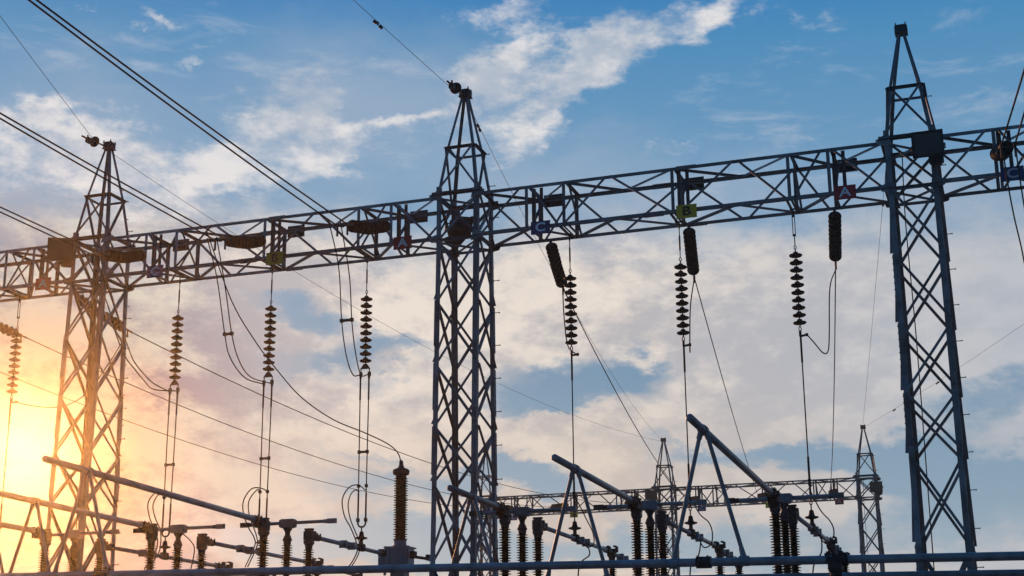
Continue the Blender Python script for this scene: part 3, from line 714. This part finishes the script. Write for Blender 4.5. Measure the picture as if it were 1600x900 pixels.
# earth wires with vibration dampers
def damper(t, q, d, s=1.0):
    b = MB(); d = d.normalized()
    b.tube([q - d * .12 * s + V((0, 0, -.05)), q + d * .12 * s + V((0, 0, -.05))], .006, 6)
    for e in (-1, 1): b.tube([q + d * e * .06 * s + V((0, 0, -.05)), q + d * e * .08 * s + V((0, 0, -.05)), q + d * e * .15 * s + V((0, 0, -.05)), q + d * e * .17 * s + V((0, 0, -.05))], [.018, .032, .032, .015], 8)
    b.box(q + V((0, 0, -.025)), (.03, .03, .07)); obj('vibration_damper', b, IRON, t)
def earth(A, B, sag, label, damp=(), r=.0055, group='earth wires from the tower peaks'):
    pts = sagline(A, B, sag, 36); b = MB(); b.tube(pts, r, 5)
    o = tag(obj('earth_wire', b, WIRE), label, 'wire', group)
    for dd in damp:
        i = max(1, min(35, int(round(dd * 36)))); damper(o, pts[i], pts[i + 1] - pts[i - 1])
    return o
ZW = 13.92
earth((TX[0], 27.05, ZW), (FX[1] - .02, FY - .1, 13.95), 1.05, 'thin earth wire running from the peak in the glare to the middle far peak', (.46,))
earth((TX[1], 27.05, ZW), (FX[1] + .02, FY - .1, 13.95), .85, 'thin earth wire from the peak beside the bushing to the middle far peak', (.03, .97))
earth((TX[2] - .10, 27.08, ZW), (FX[2] - .02, FY - .1, 13.95), .12, 'thin earth wire from the bare square cap to the end peak of the far gantry', (.22,))
earth((TX[1] - .03, 26.05, 13.87), (-12.6, -11, 15.2), .25, 'thin earth wire rising overhead from the peak beside the bushing', (.07,))
earth((TX[0] + .2, 26.05, 13.87), (-6.5, -11, 15.0), .25, 'thin earth wire rising overhead from the peak in the glare')
earth((FX[2] + .02, FY - .1, 14.0), (6.2, 38, 14.45), .25, 'thin earth wire rising away from the end peak of the far gantry', (.14, .30))
# earth-wire discs on two peaks
for X, w in ((TX[0], 'black disc fitting holding the earth wire at the peak in the glare'), (TX[1], 'black disc fitting holding the earth wire at the peak beside the bushing')):
    t = thing('earth_wire_fitting', w, 'fitting', (X, YC - .08, ZC + .02), 'earth wire discs')
    b = MB(); b.tube([(0, 0, 0), (0, -.30, -.02)], .02, 8); b.box((0, -.04, 0), (.07, .10, .10)); obj('link', b, IRON, t)
    R = V((0, 0, -1)).rotation_difference(V((.02, -1, -.05)).normalized()).to_matrix().to_4x4()
    link('insulator_disc', DISC, t, Matrix.Translation((0, -.42, -.04)) @ R)
    b = MB(); b.tube([(0, -.5, -.05), (.0, -.96, -.08)], .022, 8); b.box((0, -.70, -.09), (.10, .14, .11)); b.tube([(-.05, -.66, -.06), (.05, -.82, -.02)], .02, 6); obj('clamp', b, IRON, t)

# ------------------------------------------------------------------ tubular busbars
def bus(name, A, B, r, label, group, joints=()):
    t = thing(name, label, 'busbar', A, group); o = V(A)
    b = MB(); b.tube([V((0, 0, 0)), V(B) - o], r, 20, True, True); obj('tube', b, ALU, t)
    d = (V(B) - o).normalized()
    for y, kind in joints:
        q = d * (y - o.y) / d.y if abs(d.y) > .5 else d * (y - o.x) / d.x
        b = MB()
        if kind == 'clamp':
            b.tube([q - d * .09, q + d * .09], r + .022, 10)
            up = V((0, 0, 1)); sx = d.cross(up).normalized()
            for e in (-.06, .06):
                for s in (-1, 1): b.bar(q + d * e + sx * s * (r + .01) - up * .045, q + d * e + sx * s * (r + .01) + up * .055, .028, .03); b.box(q + d * e + sx * s * (r + .012) + up * .06, (.022, .022, .035))
            obj('tube_clamp', b, IRON, t)
        else:
            for e in range(5): b.tube([q + d * (e * .07 - .14), q + d * (e * .07 - .105)], r + .03, 10)
            b.tube([q - d * .22, q + d * .22], r + .014, 10)
            for e in (-.19, .19): b.box(q + d * e, (.15, .06, .14))
            obj('expansion_joint', b, ALUBOX, t)
    return t
GUP = 'upper tubes on A-frames'
UP = {'A2': (-3.66, 17.0), 'B2': (-5.87, 18.65), 'C2': (-8.1, 20.5), 'A1': (-12.55, 16.75), 'B1': (-14.8, 18.2), 'C1': (-17.05, 20.3)}
UPN = {'A2': 'highest and thickest grey tube with a rounded end, sloping to the triple bushings', 'B2': 'grey tube with rounded end on the lower A-frame, sloping to the middle bushings', 'C2': 'grey tube with rounded end crossing the tower beside the bushing',
       'A1': 'long tube with rounded end starting beside the sun', 'B1': 'long orange-lit tube crossing the glare tower, middle of three', 'C1': 'lowest short orange-lit tube in the sun glare'}
UZ = {'A': 4.87, 'B': 4.775, 'C': 4.73}
AFY = {'A': 17.75, 'B': 19.6, 'C': 21.45}
for k, (x, y) in UP.items():
    bus('bus_tube', (x, y, UZ[k[0]]), (x, 22.92, 4.70), .048, UPN[k], GUP, ((22.70, 'clamp'),))
GLO = 'lower tubes leaving the disconnectors'
LON = {'A2': 'lower tube running down from the thick triple bushings', 'B2': 'lower tube running through the highest A-frame from the middle bushings', 'C2': 'lower tube running behind the lower A-frame legs',
       'A1': 'lower tube ending at the grey tank', 'B1': 'lower tube passing behind the bushings, between tank tube and glare tube', 'C1': 'lower tube starting from the bushings in the glare'}
for k, (x, y) in UP.items():
    bus('bus_tube', (x, 24.74, 4.63), (x, 28.15 if k == 'A1' else 29.5, 4.61), .040, LON[k], GLO, ((25.0, 'clamp'), (26.98, 'clamp'), (27.5 if k[1] == '2' else 26.35, 'joint'), (28.0 if k == 'A1' else 29.2, 'clamp')))
# cross tubes and A-frames
GX = 'cross tubes low in the picture'
CZ = lambda x: 3.177 - .0165 * x
XT = {}
for k, w in (('A', 'long grey cross tube that carries the tallest A-frame'), ('B', 'grey cross tube that carries the A-frame beside the middle bushings'), ('C', 'grey cross tube that carries the A-frame among the tower legs')):
    y = AFY[k]; dz = 0 if k == 'A' else -.05; XT[k] = bus('cross_tube', (-19.5, y, CZ(-19.5) + dz), (3.2, y, CZ(3.2) + dz), .051, w, GX, ((-3.72, 'clamp'), (-2.10, 'clamp')) if k == 'A' else ())
GA = 'tubular A-frames'
AN = {'A2': 'tallest tubular A-frame standing on the cross tube', 'B2': 'tubular A-frame under the tube with rounded end beside the middle bushings', 'C2': 'tubular A-frame hidden among the tower legs beside the bushing', 'A1': 'orange-lit tubular A-frame in front of the glare tower', 'B1': 'bright A-frame below the sun', 'C1': 'A-frame at the edge of the sun glare'}
for k, (x, y) in UP.items():
    yy = AFY[k[0]]; zc = CZ(x) - (0 if k[0] == 'A' else .05); t = thing('a_frame', AN[k], 'support', (x, yy, zc), GA)
    zt = UZ[k[0]] - (UZ[k[0]] - 4.70) * (yy - y) / (22.92 - y) - zc
    for s in (-1, 1):
        b = MB(); b.tube([(s * .045, 0, zt - .06), (s * .43, 0, .05)], .027, 14); b.tube([(s * .03, 0, zt - .02), (s * .06, 0, zt - .11)], .036, 12); b.tube([(s * .40, 0, .16), (s * .43, 0, .02)], [.03, .042], 12)
        lg = obj('leg', b, ALU, t)
        b = MB(); b.tube([(s * .43 - .06, 0, 0), (s * .43 + .06, 0, 0)], .062, 14); obj('foot_clamp', b, ALUBOX, lg)
    b = MB(); b.tube([(0, -.06, zt), (0, .06, zt)], .064, 14); obj('apex_clamp', b, ALUBOX, t)

# ------------------------------------------------------------------ posts and disconnectors
def shed_profile(r0, r1, h, n, z0=0):
    p_ = [(r0 + .012, z0), (r0 + .012, z0 + .02)]; st = (h - .04) / n
    for i in range(n):
        z = z0 + .02 + i * st
        rr = r1 if i % 2 == 0 else r1 * .93
        p_ += [(r0, z + st * .10), (r0 + .004, z + st * .42), (rr - .004, z + st * .40), (rr, z + st * .47), (rr - .006, z + st * .55), (r0 + .004, z + st * .80)]
    p_ += [(r0 + .012, z0 + h - .02), (r0 + .012, z0 + h)]
    return p_
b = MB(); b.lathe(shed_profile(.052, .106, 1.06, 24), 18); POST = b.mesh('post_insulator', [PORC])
b = MB(); b.lathe([(.085, 0), (.085, .03), (.07, .035), (.07, .055), (.07, .08)], 14); FLANGE = b.mesh('flange', [STEELD])
def post_ins(t, x, y, z):
    o = link('post_insulator', POST, t, Matrix.Translation((x, y, z)))
    link('flange', FLANGE, o, Matrix.Translation((0, 0, -.075)))
    link('flange', FLANGE, o, Matrix.Translation((0, 0, 1.135)) @ Matrix.Rotation(pi, 4, 'X'))
def jaw(t, y, s, name='terminal_head'):
    b = MB(); z = 1.50
    b.box((0, y, z - .05), (.15, .15, .06)); b.box((0, y, z + .08), (.13, .12, .22)); b.box((0, y, z + .20), (.20, .10, .03))
    for sx in (-1, 1):
        b.box((sx * .10, y - .02 * s, z + .06), (.025, .13, .17)); b.box((sx * .135, y, z + .02), (.05, .03, .03)); b.box((sx * .12, y + s * .07, z + .15), (.04, .05, .05))
    b.tube([(-.11, y - s * .06, z + .13), (.11, y - s * .06, z + .13)], .022, 8)
    b.tube([(0, y, z + .1), (0, y - s * .22, z + .1)], .05, 10)
    obj(name, b, IRON, t)
GDI = 'open disconnectors'
DN = {'A2': 'disconnector with thick overlapping black bushings under the highest tube', 'B2': 'disconnector with three close black bushings under the lower A-frame tube', 'C2': 'disconnector with three black bushings beside the tower with the tank',
      'A1': 'disconnector with three spaced bushings and an open blade, between tank and reddish tubes', 'B1': 'reddish lit disconnector with three bushings next to the glare tower', 'C1': 'orange disconnector standing in front of the glare tower'}
Z0 = 3.28
for k, (x, y) in UP.items():
    t = thing('disconnector', DN[k], 'disconnector', (x, 23.85, 0), GDI)
    for s in (-1, 1):
        b = MB(); b.angle((s * .14, -1.35, Z0 - .02), (s * .14, 1.35, Z0 - .02), .12, .012, (-s, 0, 0), (0, 0, -1)); obj('base_rail', b, STEEL, t)
    for yy in (-.75, .75):
        b = MB(); b.bar((0, yy, .1), (0, yy, Z0 - .15), .18, .18); b.box((0, yy, .06), (.36, .36, .04)); b.box((0, yy, Z0 - .15), (.34, .28, .02)); obj('column', b, STEEL, t)
    for yy in (-.88, 0, .85):
        post_ins(t, 0, yy, Z0 + .075); 
    # pieces above are relative to z = 0; heads sit on top of the posts
    hd = thing('tmp', '', '', (0, 0, 0)); bpy.data.objects.remove(hd)
    for yy, s in ((-.88, 1), (.85, -1)):
        b = MB(); z = Z0 + 1.21
        b.box((0, yy, z + .02), (.15, .15, .05)); b.box((0, yy, z + .14), (.12, .12, .24)); b.box((0, yy, z + .265), (.16, .10, .025))
        for sx in (-1, 1):
            b.box((sx * .072, yy, z + .14), (.02, .14, .17)); b.box((sx * .09, yy + .02, z + .10), (.03, .025, .025)); b.box((sx * .085, yy - s * .08, z + .20), (.03, .05, .05)); b.box((sx * .07, yy - s * .16, z + .14), (.025, .12, .09))
        b.tube([(0, yy, z + (.20 if s > 0 else .13)), (0, yy - s * .26, z + (.20 if s > 0 else .13))], .062, 10)
        b.tube([(-.09, yy - s * .09, z + .22), (.09, yy - s * .09, z + .22)], .016, 8)
        obj('terminal_head', b, IRON, t)
    b = MB(); z = Z0 + 1.21
    b.lathe([(.075, z), (.07, z + .03), (.045, z + .08), (.05, z + .13), (.08, z + .17), (.08, z + .20)], 14); obj('rotating_neck', b, IRON, t)
    b = MB(); b.box((0, 0, z + .275), (.28, .15, .13)); b.box((0, 0, z + .346), (.24, .12, .014)); b.box((0, -.08, z + .275), (.22, .012, .09)); b.box((0, 0, z + .203), (.22, .13, .016)); obj('hub_box', b, ALUBOX, t)
    bl = MB(); bl.tube([(-.80, 0, z + .285), (.80, 0, z + .285)], .030, 12); obl = obj('blade', bl, ALU, t)
    for s in (-1, 1):
        b = MB(); b.tube([(s * .72, 0, z + .285), (s * .80, 0, z + .285)], .038, 10); b.box((s * .875, 0, z + .285), (.17, .05, .085)); obj('blade_tip', b, ALU if s > 0 else IRON, obl)
# base insulators of the droppers on the lower tubes
def stub(x, twin, label):
    t = thing('dropper_insulator', label, 'insulator', (x, YC, 4.66), 'small insulators where the droppers meet the tubes')
    b = MB(); b.box((0, 0, .02), (.10, .16, .05)); b.lathe([(.04, .03), (.035, .10), (.03, .12)], 12); obj('base', b, IRON, t)
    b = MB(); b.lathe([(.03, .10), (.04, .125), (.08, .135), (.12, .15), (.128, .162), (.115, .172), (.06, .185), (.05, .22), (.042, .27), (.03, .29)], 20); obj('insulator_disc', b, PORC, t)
    b = MB(); b.tube([(0, 0, .28), (0, 0, .40)], .014, 6)
    if twin:
        b.tube([(.085 * cos(a), 0, .46 + .085 * sin(a)) for a in [pi + k * pi / 8 for k in range(9)]], .018, 8)
        for s in (-1, 1): b.tube([(s * .085, 0, .46), (s * .085, 0, .54)], .022, 8); b.box((s * .085, 0, .52), (.05, .07, .07))
    else:
        b.tube([(.022 * cos(a), 0, .42 + .035 * sin(a)) for a in [k * pi / 6 for k in range(13)]], .010, 6); b.tube([(0, 0, .45), (0, 0, .57)], .02, 8)
    obj('shackle', b, IRON, t)
for k, w in (('A1', 'dropper base with U shackle and small disc beside the grey tank'), ('B1', 'dropper base with U shackle behind the spaced bushings'), ('C1', 'dropper base with U shackle behind the reddish bushings'),
             ('A2', 'dropper base with wide small disc by the thick triple bushings'), ('B2', 'dropper base with wide small disc inside the tallest A-frame'), ('C2', 'dropper base with wide small disc between the lower A-frame legs')):
    stub(PHX[k], k[1] == '1', w)
# posts that carry the far ends of the lower tubes
def support_post(x, y, ztop, label, group, h=1.06):
    t = thing('post_support', label, 'insulator', (x, y, 0), group)
    z = ztop - 1.06 - .20
    post_ins(t, 0, 0, z)
    b = MB(); b.bar((0, 0, .1), (0, 0, z - .085), .16, .16); b.box((0, 0, z - .085), (.26, .26, .02)); b.box((0, 0, .06), (.34, .34, .04)); obj('column', b, STEEL, t)
    b = MB(); b.box((0, 0, ztop - .09), (.16, .16, .09)); b.box((0, 0, ztop - .02), (.20, .13, .06))
    for s in (-1, 1): b.box((s * .10, .03, ztop), (.04, .10, .12)); b.box((s * .07, 0, ztop + .06), (.05, .12, .03))
    obj('top_clamp', b, IRON, t)
    return t
GPS = 'posts under the far ends of the lower tubes'
for k, w in (('C2', 'post with dark head at the far end of the tube behind the lower A-frame'), ('B2', 'post with dark head at the far end of the tube through the tallest A-frame'), ('A2', 'post with dark head near the thick triple bushings'),
             ('B1', 'post with dark head just above the cross tube, towards the tank'), ('C1', 'post with dark head just above the cross tube, behind the reddish bushings')):
    support_post(UP[k][0], 29.55, 4.66, w, GPS)
    bus('bus_tube', (UP[k][0], 29.6, 4.58), (UP[k][0], 31.6, 4.52), .036, 'short tube tail beyond the ' + w[15:].replace(' at the far end of', ' ending').replace(' just above the cross tube,', ''), 'tube tails beyond the posts', ((30.4, 'joint'),))
    support_post(UP[k][0], 31.6, 4.54, w.replace('post with dark head', 'smaller second post').replace(' at the far end of', ' beyond'), GPS)
support_post(-2.16, 17.75, CZ(-2.16) + .02, 'bushing clamped under the long cross tube near the far gantry end', 'posts under the cross tubes')
support_post(-12.2, 17.75, CZ(-12.2) + .02, 'bushing under the long cross tube towards the sun', 'posts under the cross tubes')
for k in ('B', 'C'):
    for x in (-17.5, -9.2, 1.6): support_post(x, AFY[k], CZ(x) - .03, 'post bushing holding up one of the two rear cross tubes', 'hidden posts under the cross tubes')

# ------------------------------------------------------------------ instrument transformer
t = thing('instrument_transformer', 'grey tank with a tall black ribbed bushing beside the lattice tower', 'transformer', (-12.42, 28.62, 0))
b = MB(); b.bar((0, 0, .1), (0, 0, 4.34), .3, .3); b.box((0, 0, 4.355), (.7, .56, .03)); b.box((0, 0, .06), (.6, .6, .04)); obj('pedestal', b, STEEL, t)
b = MB(); b.box((0, 0, 4.58), (.46, .44, .38)); b.box((0, 0, 4.775), (.53, .50, .03)); b.box((0, 0, 4.39), (.50, .48, .03))
for s in (-1, 1):
    for e in (-.15, 0, .15): b.box((e, s * .228, 4.58), (.022, .02, .35))
    b.box((s * .24, 0, 4.58), (.02, .32, .30)); b.box((s * .24, -.17, 4.76), (.05, .07, .08))
tk = obj('tank', b, TANK, t)
b = MB(); b.box((-.34, 0, 4.59), (.19, .28, .33)); b.box((-.34, -.145, 4.59), (.15, .012, .28)); b.tube([(-.34, 0, 4.43), (-.34, 0, 4.22)], .03, 8); obj('terminal_box', b, TANK, tk)
b = MB(); b.box((.30, 0, 4.62), (.12, .12, .14)); b.tube([(.3, 0, 4.58), (.70, .1, 4.52)], .032, 10); b.box((.60, .08, 4.56), (.08, .08, .12)); obj('side_terminal', b, IRON, tk)
b = MB(); b.lathe([(.16, 4.785), (.16, 4.82), (.135, 4.83), (.13, 4.91), (.145, 4.93)], 20); obj('collar', b, ALUBOX, t)
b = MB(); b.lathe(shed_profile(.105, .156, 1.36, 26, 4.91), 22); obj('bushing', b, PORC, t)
b = MB(); b.lathe([(.10, 6.24), (.11, 6.29), (.165, 6.31), (.18, 6.35), (.18, 6.40), (.14, 6.43), (.08, 6.45), (.055, 6.49), (.05, 6.52)], 22); cp = obj('head_cap', b, IRON, t)
b = MB(); b.tube([(0, 0, 6.5), (0, 0, 6.62)], .022, 8); b.box((0, 0, 6.56), (.06, .08, .08)); obj('terminal', b, IRON, cp)

# ------------------------------------------------------------------ floodlights
def flood(x, y, z, rz, rx, label, group='floodlights on the towers'):
    t = thing('floodlight', label, 'lamp', (x, y, z), group); t.rotation_euler = (rx, 0, rz)
    b = MB()
    f_ = [(-.26, -.10, -.22), (.26, -.10, -.22), (.26, -.10, .22), (-.26, -.10, .22)]; k_ = [(-.18, .14, -.14), (.18, .14, -.14), (.18, .14, .16), (-.18, .14, .16)]
    b.add(f_ + k_, [(3, 2, 1, 0), (4, 5, 6, 7), (0, 1, 5, 4), (1, 2, 6, 5), (2, 3, 7, 6), (3, 0, 4, 7)])
    for s in (-1, 1): b.box((s * .265, -.11, 0), (.03, .05, .48)); b.box((0, -.11, s * .225), (.56, .05, .03))
    obj('housing', b, IRON, t)
    b = MB(); b.box((0, -.115, 0), (.48, .008, .40)); obj('glass', b, GLASS, t)
    b = MB(); b.box((.12, .02, -.28), (.26, .22, .12)); b.box((.12, .02, -.36), (.2, .16, .05)); obj('gear_box', b, IRON, t)
    b = MB(); b.tube([(-.29, 0, 0), (-.29, .14, -.05), (0, .34, -.05), (.29, .14, -.05), (.29, 0, 0)], .016, 6); obj('yoke', b, STEELD, t)
flood(TX[2] + .34, 26.22, 11.36, .0, radians(8), 'dark floodlight high on the tower with the bare square cap')
flood(TX[0] - .50, 26.2, 11.38, .45, radians(8), 'reddish lit floodlight on the tower in the sun glare')
flood(TX[1] - .26, 27.30, 11.20, radians(150), radians(12), 'dark floodlight inside the tower beside the bushing')
flood(FX[1] - .55, FY - .76, 11.28, .35, radians(8), 'tiny distant floodlight on the middle far tower')
flood(FX[2] + .48, FY - .76, 11.12, .0, radians(8), 'tiny distant floodlight on the end far tower')

# ------------------------------------------------------------------ thin haze lit by the sun, added to imitate a warm lens flare
b = MB(); b.box((-15, 49, 6.9), (190, 136, 17.2))
hz = obj('haze', b, STEEL); hz['kind'] = 'stuff'; hz.data.materials.clear()
hm = bpy.data.materials.new('flare_haze'); hm.use_nodes = True; ht = hm.node_tree; ht.nodes.clear()
pv = ht.nodes.new('ShaderNodeVolumePrincipled'); ho = ht.nodes.new('ShaderNodeOutputMaterial'); ht.links.new(pv.outputs[0], ho.inputs['Volume'])
pv.inputs['Color'].default_value = (1, .97, .92, 1); pv.inputs['Density'].default_value = .00064; pv.inputs['Anisotropy'].default_value = .94
hz.data.materials.append(hm)
